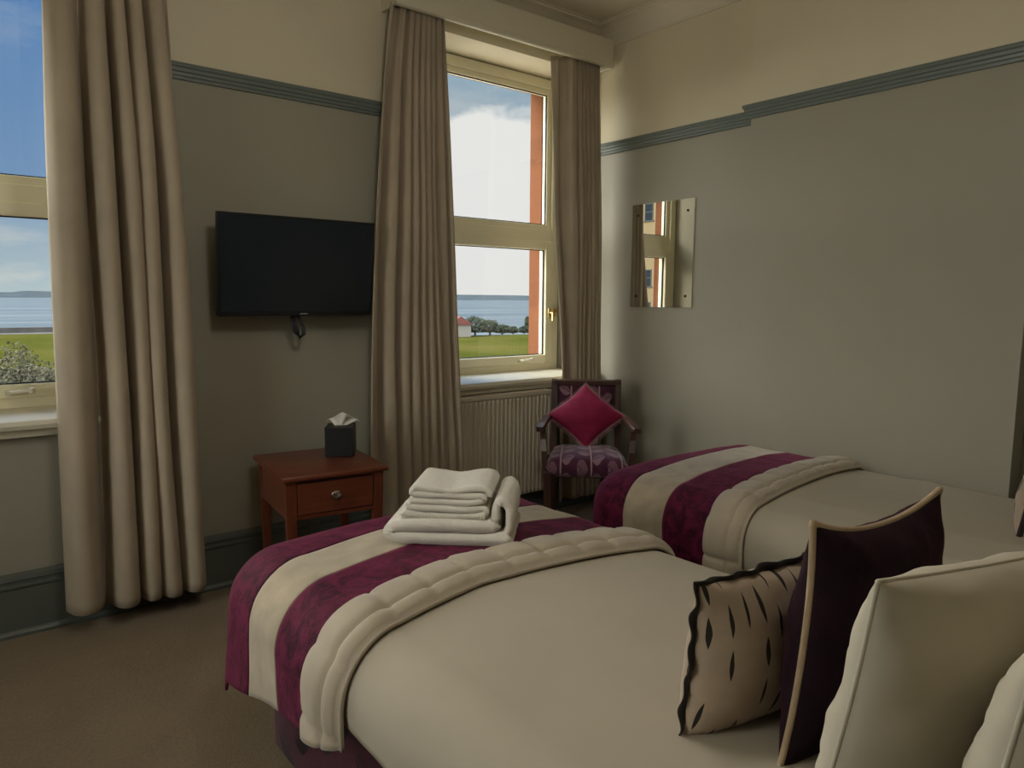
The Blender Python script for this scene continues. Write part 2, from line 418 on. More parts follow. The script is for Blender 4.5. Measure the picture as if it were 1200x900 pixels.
# mouldings following a plan path along the walls
rail_prof = [(0, RB), (.010, RB), (.012, RB + .012), (.017, RB + .015), (.018, RB + .026), (.024, RB + .030), (.026, RB + .042), (.031, RB + .047), (.034, RT - .006), (.030, RT), (0, RT)]
skirt_prof = [(0, 0), (.034, 0), (.034, .012), (.026, .022), (.020, .026), (.018, .185), (.024, .190), (.024, .198), (.016, .203), (.016, .214), (.022, .219), (.018, .234), (.006, .243), (0, .245)]
cove_prof = [(0, ZC), (0, ZC - .115), (.008, ZC - .115), (.010, ZC - .100), (.020, ZC - .075), (.040, ZC - .045), (.070, ZC - .020), (.100, ZC - .012), (.102, ZC - .004), (.118, ZC - .004), (.118, ZC)]
def moulding(name, path, prof, mat, label=None):
    """path: plan points walked with the room on the LEFT-hand normal"""
    bm = BM(); rings = []
    P = [Vector((*p, 0)) for p in path]
    for i, p in enumerate(P):
        ds = []
        if i > 0: ds.append((P[i] - P[i - 1]).normalized())
        if i < len(P) - 1: ds.append((P[i + 1] - P[i]).normalized())
        ns = [Vector((-d.y, d.x, 0)) for d in ds]
        n = ns[0] if len(ns) == 1 else (ns[0] + ns[1]) / (1 + ns[0].dot(ns[1]))
        rings.append([bm.verts.new(p + n * a + Vector((0, 0, z))) for a, z in prof])
    k = len(prof)
    for A, B in zip(rings, rings[1:]):
        for i in range(k): bm.faces.new((A[i], A[(i + 1) % k], B[(i + 1) % k], B[i]))
    bm.faces.new(rings[0][::-1]); bm.faces.new(rings[-1])
    return struct(obj(name, bm, mat))
right_path = [(WX, Y0), (WX, CY0), (CHX, CY0), (CHX, CY1), (WX, CY1), (WX, WY)]
moulding('trim_2', right_path, rail_prof, M['rail'])
moulding('trim_3', [(REV[1][0], WY), (REV[0][1], WY)], rail_prof, M['rail'])
moulding('trim_4', [(REV[0][0], WY), (X0, WY), (X0, WL1)], rail_prof, M['rail'])
moulding('trim_6', [(X0, WL0), (X0, Y0), (WX, Y0)], rail_prof, M['rail'])
moulding('trim_5', [(X0, Y0), (WX, Y0)] + right_path[1:] + [(X0, WY), (X0, Y0 + .001)], cove_prof, M['ceil'])
moulding('baseboard_right', right_path, skirt_prof, M['skirt'])
moulding('baseboard_front', [(WX, WY), (X0, WY)], skirt_prof, M['skirt'])
moulding('baseboard_left', [(X0, WY), (X0, Y0)], skirt_prof, M['skirt'])
moulding('baseboard_rear', [(X0, Y0), (WX, Y0)], skirt_prof, M['skirt'])

# ------------------------------------------------------------------ windows
def frame_ring(bm, x0, x1, z0, z1, w, y0, y1, bev=.004):
    box(bm, x0, x0 + w, y0, y1, z0, z1, bev); box(bm, x1 - w, x1, y0, y1, z0, z1, bev)
    box(bm, x0 + w - .002, x1 - w + .002, y0, y1, z0, z0 + w, bev); box(bm, x0 + w - .002, x1 - w + .002, y0, y1, z1 - w, z1, bev)
def window(name, a, b, ra, rb):
    w = thing(name, None, None, ((a + b) / 2, FY, .845)); w['kind'] = 'structure'
    O = w.location
    L = lambda o: (setattr(o, 'location', (-O.x, -O.y, -O.z)), o)[1]
    TR0, TR1 = 1.642, 1.755
    bm = BM(); fw = .058
    frame_ring(bm, a, b, .845, SOF - .005, fw, FY, FY + .065)
    box(bm, a + fw - .002, b - fw + .002, FY + .004, FY + .065, TR0 + .025, TR1 - .012, .004)
    L(obj('frame', bm, M['pvc'], w))
    bm = BM(); frame_ring(bm, a + fw, b - fw, TR1 - .014, SOF - .060, .036, FY + .016, FY + .06); L(obj('glazing_bead', bm, M['pvc'], w))
    bm = BM(); frame_ring(bm, a + fw + .002, b - fw - .002, .890, TR0 + .030, .056, FY - .012, FY + .055, .006); L(obj('sash', bm, M['pvc'], w))
    ux0, ux1, uz0, uz1 = a + fw + .036, b - fw - .036, TR1 + .022, SOF - .096
    lx0, lx1, lz0, lz1 = a + fw + .058, b - fw - .058, .946, TR0 - .026
    bm = BM()
    frame_ring(bm, ux0 - .004, ux1 + .004, uz0 - .004, uz1 + .004, .009, FY + .024, FY + .034, 0)
    frame_ring(bm, lx0 - .004, lx1 + .004, lz0 - .004, lz1 + .004, .009, FY + .008, FY + .020, 0)
    L(obj('gasket', bm, M['gasket'], w))
    for nm, (x0, x1, z0, z1), yy in (('pane', (ux0, ux1, uz0, uz1), FY + .030), ('pane', (lx0, lx1, lz0, lz1), FY + .030)):
        bm = BM(); v = [bm.verts.new(p) for p in ((x0, yy, z0), (x1, yy, z0), (x1, yy, z1), (x0, yy, z1))]; bm.faces.new(v)
        L(obj(nm, bm, M['glass'], w))
    # casement catch on the right stile and stay on the bottom rail
    bm = BM(); cx, cz = b - fw - .030, 1.215
    box(bm, cx - .012, cx + .012, FY - .022, FY - .010, cz - .03, cz + .03, .004); tube(bm, [(cx, FY - .02, cz), (cx, FY - .05, cz), (cx - .004, FY - .055, cz - .05)], .007)
    box(bm, cx + .045, cx + .065, FY - .018, FY, cz - .025, cz + .03, .004); tube(bm, [(cx + .055, FY - .01, cz + .012), (cx + .055, FY - .035, cz + .012)], .009)
    L(obj('catch', bm, M['brass'], w, 'auto'))
    bm = BM(); hx = (a + b) / 2 + .20
    box(bm, hx - .035, hx + .035, FY - .024, FY - .010, .905, .925, .004); tube(bm, [(hx - .02, FY - .02, .915), (hx - .02, FY - .052, .917), (hx + .045, FY - .055, .922)], .008); lathe(bm, [(.0, -.012), (.012, -.01), (.012, .01), (0, .012)], (hx + .05, FY - .055, .922))
    L(obj('handle', bm, M['white_gloss'], w, 'auto'))
    # sill board with a rounded nose and a fillet beneath
    bm = BM()
    prof = [(FY + .01, .812), (3.215, .802), (3.196, .806), (3.190, .822), (3.196, .838), (3.212, .843), (FY + .01, .850)]
    extrude_profile(bm, [(p[0], p[1]) for p in prof], lambda u, y, z: (u, y, z), ra - .0, rb + .0)
    box(bm, ra, rb, 3.225, 3.272, .772, .806, .006)
    L(obj('sill', bm, M['white_gloss'], w, 'auto'))
    return w
window('window_1', *WINS[0], *REV[0])
window('window_2', *WINS[1], REV[1][0] - .02, min(REV[1][1], WX - .003))

w3 = window('added_window', -(WL1 - WL0) / 2 + .03, (WL1 - WL0) / 2 - .03, -(WL1 - WL0) / 2, (WL1 - WL0) / 2)
w3.location = (X0 - .25, (WL0 + WL1) / 2, .845); w3.rotation_euler = (0, 0, radians(90))
# ------------------------------------------------------------------ pelmets
def pelmet(x0, x1, label):
    t = thing('pelmet', label, 'pelmet', ((x0 + x1) / 2, WY, 2.68), 0, 'pelmets over the windows')
    hw = (x1 - x0) / 2
    bm = BM(); yf = -.135
    prof = [(yf, .028), (yf - .006, .024), (yf - .006, .006), (yf + .002, 0), (yf + .020, 0), (yf + .020, .16), (yf, .16)]
    extrude_profile(bm, prof, lambda u, y, z: (u, y, z), -hw, hw)
    obj('front_board', bm, M['white_gloss'], t)
    bm = BM(); box(bm, -hw, hw, yf + .018, 0, .145, .160, .002); obj('top_board', bm, M['white_gloss'], t)
    for s in (-1, 1):
        bm = BM(); box(bm, s * hw, s * (hw - .018), yf + .018, 0, 0, .146, .002); obj('end_board', bm, M['white_gloss'], t)
    bm = BM(); box(bm, -hw + .018, hw - .018, -.075, -.06, .10, .125, .002); obj('curtain_track', bm, M['white_gloss'], t)
pelmet(1.825, 3.318, 'long off-white pelmet board above the window with the radiator')
pelmet(-.72, .88, 'off-white pelmet board above the left-hand window')

# ------------------------------------------------------------------ curtains
def fold_wave(ph, sharp):
    """rounded ridge, tighter valley"""
    s = sin(ph)
    return s * (1 - sharp) + sharp * (2 * abs(cos(ph / 2)) ** 0.8 - 1)
def curtain(label, top, bot, ztop, zbot, yc, folds, amp, seed, bow=None, phases=None, hem_wave=.012, header=.16, ybot=None, lead=0.0, off=0.0):
    """top/bot = (x left, x right) at heading and at hem"""
    rnd = random.Random(seed)
    ws = phases or [rnd.uniform(.6, 1.4) for _ in range(folds)]
    tot = sum(ws); edges = [0]
    for w in ws: edges.append(edges[-1] + w / tot)
    am = [rnd.uniform(.65, 1.15) for _ in ws]
    NU, NV = folds * 16, 70
    ybot = yc if ybot is None else ybot
    def fold(u):
        i = 0
        while i < len(ws) - 1 and u > edges[i + 1]: i += 1
        t = (u - edges[i]) / (edges[i + 1] - edges[i])
        return i, t
    def fn(u, v):
        # v 0 = top, 1 = hem
        z = ztop + (zbot - ztop) * v
        d = (ztop - z)
        k = min(1, d / 1.0)
        e = k * k * (3 - 2 * k)
        i, t = fold(u)
        a = amp * am[i] * (.45 + .55 * e)
        wave = cos(2 * pi * (t + off)); wave = wave * (1.25 - .25 * wave * wave)
        side = sin(2 * pi * (t + off))
        xl = top[0] + (bot[0] - top[0]) * (v ** 0.75); xr = top[1] + (bot[1] - top[1]) * (v ** .9)
        if bow: xl += bow[0] * sin(pi * v); xr += bow[1] * sin(pi * v)
        drift = .02 * nz(u * 5 + seed, v * 1.6, seed) * e
        x = xl + (xr - xl) * u + side * (xr - xl) / folds * .16 * (.6 + .6 * e) + drift * min(1, u * 8) * min(1, (1 - u) * 8)
        y = yc + (ybot - yc) * v - a * wave + .010 * nz(u * 9, v * 4 + seed, 3.1) * e
        if lead: y += lead * max(0, 1 - u / .22) ** 1.2 * min(1, max(0, (z - .88) / .9))
        # pinch pleats in the heading
        if d < header * 2.2:
            h = 1 - d / (header * 2.2)
            y += .010 * h * cos(2 * pi * t * 3) - .004 * h * sin(2 * pi * t * 5)
            x += .004 * h * sin(2 * pi * t * 3)
        if v > .97: z += hem_wave * nz(u * 6, seed * 1.3) 
        return (x, y, z)
    return tag(grid_mesh('curtain', NU, NV, fn, M['curtain'], thick=.004, offset=0), label, 'curtain')
curtain('full-length beige curtain at the right edge of the left-hand window', (.428, .822), (.372, .893), 2.70, .085, 3.155, 5, .080, 3, phases=[1.5, 1.05, .75, .75, 1.15], off=.66, bow=(.0, .01), ybot=3.13)
curtain('full-length beige curtain between the television and the right-hand window', (1.825, 2.125), (1.635, 2.21), 2.70, .085, 3.18, 8, .040, 5, phases=[1.7, 1.3, .8, .8, .7, .7, .8, .9], bow=(-.03, -.01), ybot=3.135)
curtain('narrow beige curtain hanging behind the armchair in the corner', (2.93, 3.24), (2.90, 3.265), 2.70, .085, 3.185, 7, .034, 11, phases=[2.2, .8, .7, .7, .7, .7, .7], bow=(.02, .0), ybot=3.14, lead=.085)

# ------------------------------------------------------------------ radiator
t = thing('radiator', 'cream panel radiator with vertical flutes under the right-hand window', 'radiator', (2.55, 3.25, .16))
hw, hh = .345, .60
def rad_fn(u, v):
    ph = u * 23
    f = abs((ph % 1) - .5) * 2
    g = max(0, min(1, (f - .35) / .3)); g = g * g * (3 - 2 * g)
    edge = min(1, min(v, 1 - v) / .05)
    return (-hw + 2 * hw * u, -.068 + .014 * g * edge, hh * .97 * v)
grid_mesh('front_panel', 23 * 8, 24, rad_fn, M['radiator'], t, thick=.004)
bm = BM(); box(bm, -hw - .004, hw + .004, -.075, -.012, hh - .018, hh + .006, .004)
for i in range(40):
    x = -hw + .02 + i * (2 * hw - .04) / 39
    box(bm, x - .003, x + .003, -.066, -.024, hh + .004, hh + .009)
obj('top_grille', bm, M['radiator'], t)
for s in (-1, 1):
    bm = BM(); box(bm, s * hw, s * (hw + .006), -.074, -.014, .0, hh, .002); obj('side_panel', bm, M['radiator'], t)
bm = BM(); tube(bm, [(hw + .01, -.045, .03), (hw + .05, -.045, .03)], .011, 10); lathe(bm, [(.0, -.0), (.016, 0), (.018, .03), (.014, .05), (0, .052)], (hw + .05, -.045, .03)); tube(bm, [(hw + .05, -.045, .03), (hw + .05, -.045, -.16)], .0075, 8)
obj('valve', bm, M['chrome'], t, 'auto')
for s in (-1, 1):
    bm = BM(); box(bm, s * (hw - .12) - .02, s * (hw - .12) + .02, -.02, .018, .08, .5, .002); obj('wall_bracket', bm, M['radiator'], t)

# ------------------------------------------------------------------ television
TX0, TX1, TZ0, TZ1 = .962, 1.678, 1.222, 1.656
t = thing('television', 'black flat-screen television on the wall above the side table', 'television', ((TX0 + TX1) / 2, 3.155, TZ0))
w, h = (TX1 - TX0) / 2, TZ1 - TZ0
tv_tilt = Matrix.Rotation(radians(6.5), 4, 'X')
bm = BM(); box(bm, -w, w, -.012, .022, 0, h, .004, mat4=tv_tilt); box(bm, -w * .6, w * .6, .02, .05, h * .15, h * .75, .008, mat4=tv_tilt); obj('casing', bm, M['black_plastic'], t)
bm = BM(); box(bm, -w + .010, w - .010, -.0135, -.0115, .020, h - .010, .0004, mat4=tv_tilt); obj('screen', bm, M['screen'], t)
bm = BM()
xs = -.0
for i, ww in enumerate((.004, .004, .005, .003, .004, .004, .004)):
    box(bm, xs, xs + ww, -.0135, -.012, .0065, .0115, mat4=tv_tilt); xs += ww + .0012
obj('logo_badge', bm, M['logo'], t)
bm = BM(); box(bm, -.1, .1, .085, .113, .10, .30, .003); tube(bm, [(0, .10, .2), (0, .03, .2)], .02, 10); box(bm, -.13, .13, .028, .045, .10, .30, .002); obj('wall_bracket', bm, M['black_plastic'], t)
bm = BM()
for k in range(3):
    dx = (k - 1) * .005
    tube(bm, [(-.012 + dx, .045, .05), (-.018 + dx, .03, .0), (-.020 + dx * 2, .012, -.04), (-.012 + dx * 2, .004, -.075), (.004, .0 + .004 * k, -.096 - .004 * k), (.022 + dx, .004, -.085), (.026 + dx, .012, -.06), (.012 + dx * .5, .025, -.02), (.004 + dx, .04, .03)], .0048, 8)
tube(bm, [(-.02, .012, .002), (.0, .010, -.006), (.012, .016, .002)], .006, 8)
obj('power_cable', bm, M['black_plastic'], t, True)

# ------------------------------------------------------------------ side table
t = thing('side_table', 'small mahogany side table with one drawer under the television', 'table', (1.295, 2.925, 0), radians(-7))
H = .60; hw, hd = .205, .235
bm = BM(); box(bm, -hw - .018, hw + .018, -hd - .018, hd + .012, H - .022, H, .006, seg=3); obj('table_top', bm, M['wood_table'], t, 'auto')
for sx in (-1, 1):
    for sy in (-1, 1):
        bm = BM(); tapered(bm, (sx * (hw - .026), sy * (hd - .026), 0), (sx * (hw - .022), sy * (hd - .022), H - .022), (.014, .014), (.022, .022), .002); obj('leg', bm, M['wood_leg'], t)
for s in (-1, 1):
    bm = BM(); box(bm, s * (hw - .006), s * (hw - .022), -hd + .04, hd - .04, H - .185, H - .022, .001); obj('side_rail', bm, M['wood_leg'], t)
bm = BM(); box(bm, -hw + .04, hw - .04, hd - .022, hd - .006, H - .185, H - .022, .001); obj('back_rail', bm, M['wood_table'], t)
bm = BM(); box(bm, -hw + .04, hw - .04, -hd + .008, -hd + .024, H - .185, H - .168, .001); box(bm, -hw + .04, hw - .04, -hd + .008, -hd + .024, H - .034, H - .022, .001); obj('front_rail', bm, M['wood_table'], t)
bm = BM(); box(bm, -hw + .046, hw - .046, -hd + .002, -hd + .022, H - .165, H - .037, .003); box(bm, -hw + .06, hw - .06, -hd + .02, hd - .06, H - .16, H - .06); dr = obj('drawer', bm, M['wood_table'], t)
bm = BM(); lathe(bm, [(.0, 0), (.020, 0), (.018, -.004), (.007, -.008), (.007, -.016), (.015, -.022), (.014, -.030), (0, -.034)], (0, -hd + .002, H - .10), 'Y', 18)
obj('knob', bm, M['chrome'], dr, 'auto')

# tissue box
t = thing('tissue_box', 'black cube tissue box with a white tissue on the side table', 'tissue box', (1.425, 2.975, .60), radians(-33))
s = .062
bm = BM(); box(bm, -s, s, -s, s, 0, .134, .004); o = obj('box', bm, M['black_leather'], t)
bm = BM(); lathe(bm, [(.0, .0), (.035, 0), (.033, .0015), (0, .0016)], (0, 0, .1335)); obj('slot', bm, M['black_plastic'], t)
def tis(u, v):
    a = (u - .5) * 2; 
    x = .060 * a * (.35 + .9 * v) + .016 * v; z = .130 + .064 * v * (1 - .35 * a * a) - .018 * max(0, v - .75) * 4 * abs(a) + .004 * sin(9 * u + 3 * v)
    y = .020 * sin(u * 7 + .6) * v - .01 + .014 * sin(u * 17) * v * .5 - .018 * v * v
    return (x, y, z)
grid_mesh('tissue', 26, 14, tis, M['tissue'], t, thick=.001)

# ------------------------------------------------------------------ mirror
t = thing('mirror', 'small frameless rectangular mirror screwed to the right wall', 'mirror', (WX, 2.739, 1.26))
w, h = .2255, .6025
bm = BM(); box(bm, -.006, 0, -w, w, 0, h, .0012, seg=1); obj('mirror_glass', bm, M['mirror'], t)
for sy in (-1, 1):
    for zz in (.065, h - .065):
        bm = BM(); lathe(bm, [(.0, -.0058), (.008, -.0062), (.007, -.0095), (0, -.0115)], (0, sy * (w - .045), zz), 'X', 14); obj('screw', bm, M['dark_metal'], t, 'auto')

# ------------------------------------------------------------------ armchair
# local frame: front edge on -y, seat centre at origin; faces the camera corner-wise
CH = thing('armchair', 'dark wood open armchair with plum leaf upholstery in the corner by the window', 'chair', (2.80, 2.785, 0), radians(-43))
SH = .43
def P(*a): return a
for s in (-1, 1):
    bm = BM(); tapered(bm, (s * .205, -.205, 0), (s * .213, -.205, SH - .03), (.014, .014), (.021, .021), .003); obj('front_leg', bm, M['wood_chair'], CH)
    bm = BM()  # back leg and post in one raked piece
    prof = [(.245, 0), (.21, .25), (.20, .42), (.222, .64), (.255, .842)]
    for (y0, z0), (y1, z1) in zip(prof, prof[1:]):
        tapered(bm, (s * .184, y0, z0), (s * .184, y1, z1), (.0165, .019), (.0165, .019))
    obj('back_post', bm, M['wood_chair'], CH)
    bm = BM()  # arm: flat, swept outwards to a rounded front end
    pts = [(s * .190, .222, .628), (s * .213, .14, .636), (s * .228, .02, .637), (s * .242, -.08, .633), (s * .252, -.15, .625), (s * .256, -.18, .619)]
    rr = [.018, .019, .021, .023, .025, .018]
    rings = []
    for p, r in zip(pts, rr):
        rings.append([bm.verts.new((p[0] + r * cx, p[1], p[2] + cz)) for cx, cz in ((-1, -.008), (-.8, -.013), (.8, -.013), (1, -.008), (1, .006), (.8, .012), (-.8, .012), (-1, .006))])
    for A, B in zip(rings, rings[1:]):
        for k in range(8): bm.faces.new((A[k], A[(k + 1) % 8], B[(k + 1) % 8], B[k]))
    bm.faces.new(rings[0][::-1]); bm.faces.new(rings[-1])
    obj('arm', bm, M['wood_chair'], CH, 'auto')
    bm = BM(); pp = [(s * .222, -.165, SH - .10), (s * .232, -.155, .50), (s * .238, -.125, .56), (s * .242, -.120, .622)]
    for a_, b_ in zip(pp, pp[1:]): tapered(bm, a_, b_, (.014, .018), (.014, .018))
    obj('arm_support', bm, M['wood_chair'], CH)
    bm = BM(); box(bm, s * .225, s * .200, -.20, .21, SH - .062, SH - .030, .003); obj('side_rail', bm, M['wood_chair'], CH)
bm = BM(); box(bm, -.2, .2, -.205, -.185, SH - .062, SH - .030, .003); obj('front_rail', bm, M['wood_chair'], CH)
bm = BM(); box(bm, -.19, .19, .19, .212, SH - .062, SH - .030, .003); obj('back_rail', bm, M['wood_chair'], CH)
bm = BM(); box(bm, -.200, .200, .231, .265, .806, .840, .007); obj('top_rail', bm, M['wood_chair'], CH)
bm = BM(); box(bm, -.17, .17, .204, .224, .562, .588, .004); obj('lower_back_rail', bm, M['wood_chair'], CH)
def slab_cushion(name, hx, hy, t0, fn, mat, parent, n=18):
    """rounded upholstered pad: fn maps (x,y,h) to a point; closed front and back"""
    bm = BM(); uvl = bm.loops.layers.uv.new('UVMap')
    def pt(i, j, sgn):
        a, b = i / n * 2 - 1, j / n * 2 - 1
        e = (1 - abs(a) ** 6) * (1 - abs(b) ** 6)
        return fn(a * hx, b * hy, sgn * t0 * (max(0, e) ** .4))
    F_ = {}
    for sgn in (1, -1):
        for i in range(n + 1):
            for j in range(n + 1):
                border = i in (0, n) or j in (0, n)
                if border and sgn < 0: F_[(i, j, -1)] = F_[(i, j, 1)]
                else:
                    F_[(i, j, sgn)] = bm.verts.new(pt(i, j, sgn))
    for sgn in (1, -1):
        for i in range(n):
            for j in range(n):
                ids = [(i, j), (i + 1, j), (i + 1, j + 1), (i, j + 1)]
                if sgn < 0: ids = ids[::-1]
                f = bm.faces.new([F_[(a, b, sgn)] for a, b in ids])
                for lp, (a, b) in zip(f.loops, ids): lp[uvl].uv = (a / n * 2 * hx, b / n * 2 * hy)
    return obj(name, bm, mat, parent, True)
slab_cushion('seat', .224, .222, .056, lambda x, y, hgt: (x * (1 - .06 * (y / .215 + 1)), y - .01, SH - .012 + hgt + .018 * (1 - (x / .222) ** 2) * (1 - (y / .215) ** 2) * (1 if hgt > 0 else 0)), M['chair_fabric'], CH)
def backf(x, y, hgt):
    z = .695 + y; yy = .232 + (z - .66) * .16
    return (x, yy - hgt * .8, z)
slab_cushion('backrest', .167, .118, .030, backf, M['chair_fabric'], CH)

# ------------------------------------------------------------------ cushions and pillows
def pillow_geo(W, H, T, pinch=.06, power=.5, sag=0.0, n=36, wr=.004, seed=0, ear=0.0, slump=0.0, corner=0.35):
    """returns (bm, border points); pillow in local XZ plane (x width, z height from 0), thickness on y"""
    bm = BM(); uvl = bm.loops.layers.uv.new('UVMap')
    V = {}
    def plan(a, b):
        x = W / 2 * a * (1 - pinch * (1 - b * b)); z = H / 2 * b * (1 - pinch * (1 - a * a))
        z -= sag * (1 - a * a) * max(0, b) ** 2
        c = (abs(a) * abs(b)) ** 4
        x += ear * W / 2 * a * c; z += ear * H / 2 * b * c
        return x, z + H / 2
    def thick(a, b):
        e = max(0.0, (1 - a * a) * (1 - b * b))
        base = T / 2 * e ** power
        return base * (1 + slump * (-b) * .6)
    for sgn in (1, -1):
        for i in range(n + 1):
            for j in range(n + 1):
                # denser samples near the border
                a = sin((i / n * 2 - 1) * pi / 2); b = sin((j / n * 2 - 1) * pi / 2)
                if (i in (0, n) or j in (0, n)) and sgn < 0: V[(i, j, -1)] = V[(i, j, 1)]; continue
                x, z = plan(a, b); y = sgn * thick(a, b)
                r = hypot(a, b)
                wv = wr * (nz(a * 3 + seed, b * 3, sgn * 2 + seed) + .6 * nz(a * 7, b * 7 + seed, sgn)) * min(1, thick(a, b) / (T * .15))
                # creases running out of the corners
                ang = math.atan2(abs(b), abs(a)); wv += wr * .35 * sin(ang * 26 + seed) * max(0, r - .75) * min(1, thick(a, b) / (T * .1))
                V[(i, j, sgn)] = bm.verts.new((x, y + sgn * wv, z))
    for sgn in (1, -1):
        for i in range(n):
            for j in range(n):
                ids = [(i, j), (i + 1, j), (i + 1, j + 1), (i, j + 1)]
                if sgn > 0: ids = ids[::-1]
                f = bm.faces.new([V[(a, b, sgn)] for a, b in ids])
                for lp, (a, b) in zip(f.loops, ids): lp[uvl].uv = (sin((a / n * 2 - 1) * pi / 2) * W / 2 + (0 if sgn < 0 else 3.3), sin((b / n * 2 - 1) * pi / 2) * H / 2)
    border = [V[(i, 0, 1)] for i in range(n)] + [V[(n, j, 1)] for j in range(n)] + [V[(n - i, n, 1)] for i in range(n)] + [V[(0, n - j, 1)] for j in range(n)]
    return bm, [tuple(v.co) for v in border]

def place(o, loc, rz=0, lean=0, rollv=0):
    o.location = loc; o.rotation_euler = (lean, rollv, rz)
def plain_pillow(label, W, H, T, loc, rz, lean, rollv, seed, mat='pillow_white', group=None, **kw):
    t = thing('pillow', label, 'pillow', group=group)
    bm, border = pillow_geo(W, H, T, seed=seed, **kw)
    obj('pillowcase', bm, M[mat], t, True)
    bm = BM(); tube(bm, border, .0032, 6, True); obj('seam', bm, M[mat], t, True)
    place(t, loc, rz, lean, rollv)
    return t

# ------------------------------------------------------------------ beds
class Bed:
    def __init__(s, xl, xr, yh, yf, top, R, bx0, bx1, byf):
        s.xl, s.xr, s.yh, s.yf, s.top, s.R = xl, xr, yh, yf, top, R
        s.bx0, s.bx1, s.byf = bx0, bx1, byf
        s.xc = (xl + xr) / 2
    def drape(s, x, y, off=0.0):
        pl, pr, pf = s.xl + s.R, s.xr - s.R, s.yf - s.R
        ex = min(0, x - pl) if x < pl else max(0, x - pr); ey = max(0, y - pf)
        a = hypot(ex, ey)
        cx, cy = x - ex, y - ey
        crown = .022 * max(0, 1 - ((cx - s.xc) / ((pr - pl) / 2)) ** 2) * min(1, max(0, (pf - cy + .25) / .5))
        z = s.top + crown
        if a < 1e-9: return (cx, cy, z + off)
        dx, dy = ex / a, ey / a
        R, Rr = s.R, s.R + off; q = R * pi / 2
        if a < q:
            th = a / R; out = Rr * sin(th); z = z - R + Rr * cos(th)
        else:
            d = a - q; out = Rr + d * (.03 + .2 * abs(ex * ey) / (a * a)); z = z - R - d
        return (cx + dx * out, cy + dy * out, z)
def make_bed(B, label):
    t = thing('bed', label, 'bed', ((B.bx0 + B.bx1) / 2, (B.yh + B.byf) / 2, 0), 0, 'divan beds')
    O = t.location
    bm = BM(); box(bm, B.bx0, B.bx1, B.yh, B.byf, .025, .33, .008); o = obj('divan_base', bm, M['base_fabric'], t); box_uv(o); o.location = -O
    for sx in (B.bx0 + .06, B.bx1 - .06):
        for sy in (B.yh + .1, B.byf - .1):
            bm = BM(); lathe(bm, [(.0, 0), (.022, .0), (.024, .03), (0, .03)], (sx, sy, 0), n=14); o = obj('foot', bm, M['black_plastic'], t, 'auto'); o.location = -O
    bm = BM(); box(bm, B.bx0 + .005, B.bx1 - .005, B.yh, B.byf - .005, .33, B.top - .05, .04, seg=4); o = obj('mattress', bm, M['mattress'], t, 'auto'); o.location = -O
    return t
def make_duvet(B, label, overL, overR, overF, seed):
    x0, x1 = B.xl + B.R - overL, B.xr - B.R + overR
    y0, y1 = B.yh, B.yf - B.R + overF
    def fn(u, v):
        x = x0 + (x1 - x0) * u; y = y0 + (y1 - y0) * v
        X, Y, Z = B.drape(x, y, 0.0)
        side = max(0, (B.top - .05 - Z)) * 4
        fl = min(1, max(.25, (1.42 - y) / .25)) if y < B.yf - B.R - .02 else .25
        w = .006 * nz(x * 2.2, y * 1.6, seed) + .004 * nz(x * 6, y * 5, seed + 4)
        rid = (1 - abs(nz(x * 1.7 + y * .8, y * 1.3 - x * .6, seed + 9))) ** 8 * .007
        if x < B.xl + B.R * .5: X -= side * .010 * (sin(y * 17 + seed) + nz(y * 8, seed)); 
        if x > B.xr - B.R * .5: X += side * .010 * (sin(y * 15 + seed) + nz(y * 8, seed)) * (0 if B.xr > 3.1 else 1)
        return (X, Y, Z + (w + rid) * fl)
    o = grid_mesh('duvet', 110, 130, fn, M['sheet'], thick=.02, offset=1)
    for v in o.data.polygons: pass
    return tag(o, label, 'duvet', 'white duvets')
def make_runner(B, label, edges, skew, aL, aR, seed, curve=0.0):
    """edges: y of quilt front, quilt/velvet, velvet/cream, cream/velvet, velvet end"""
    t = thing('bed_runner', label, 'bed runner', (B.xc, edges[2], B.top + .02), 0, 'striped bed runners')
    O = t.location
    pl, pr = B.xl + B.R, B.xr - B.R
    def band(name, y0, y1, mat, off, lab, quilt=False, nv=14):
        def fn(u, v):
            yy = y0 + (y1 - y0) * v
            xL = pl - aL(yy); xR = pr + aR(yy)
            x = xL + (xR - xL) * u
            y = yy + skew * (x - B.xc) - curve * max(0, B.xl + .38 - x) + .006 * nz(x * 4, yy * 2, seed)
            of = off
            if quilt:
                # padded channels: stitched lengthways down the middle, puckers across every 12 cm
                c = abs(((x - pl) / .115 + .25 * nz(x, yy)) % 1 - .5) * 2
                of += .030 * sqrt(max(0, 1 - (2 * abs(v - .62) / 1.12) ** 2)) - .010 * (c ** 6) - .008 * exp(-((v - .36) / .06) ** 2) + .004 * nz(x * 14, yy * 14, seed)
                if v < .08 or v > .98: of = off
            else:
                of += .004 * nz(x * 3, yy * 5, seed) + .003 * nz(x * 9, yy * 9, seed + 2)
            X, Y, Z = B.drape(x, y, of)
            ax = pl - x
            if ax > .2: X -= (ax - .2) * .10 * (sin(yy * 13 + 1) + .6) * .5
            return (X - O.x, Y - O.y, Z - O.z)
        o = grid_mesh(name, 120, nv, fn, mat, t, thick=.008, offset=1)
        o['label'] = lab
        return o
    e = edges
    band('quilted_border', e[0], e[1], M['quilt'], .026, 'champagne quilted border', True, 26)
    band('velvet_band', e[1], e[2], M['velvet'], .030, 'plum crushed velvet band next to the quilted border', nv=18)
    band('cream_band', e[2], e[3], M['cream_band'], .030, 'champagne band between the two plum bands', nv=18)
    band('velvet_band', e[3], e[4], M['velvet'], .030, 'plum crushed velvet band at the foot', nv=22)
    return t
near = Bed(.648, 1.715, .05, 2.11, .555, .13, .70, 1.61, 1.93)
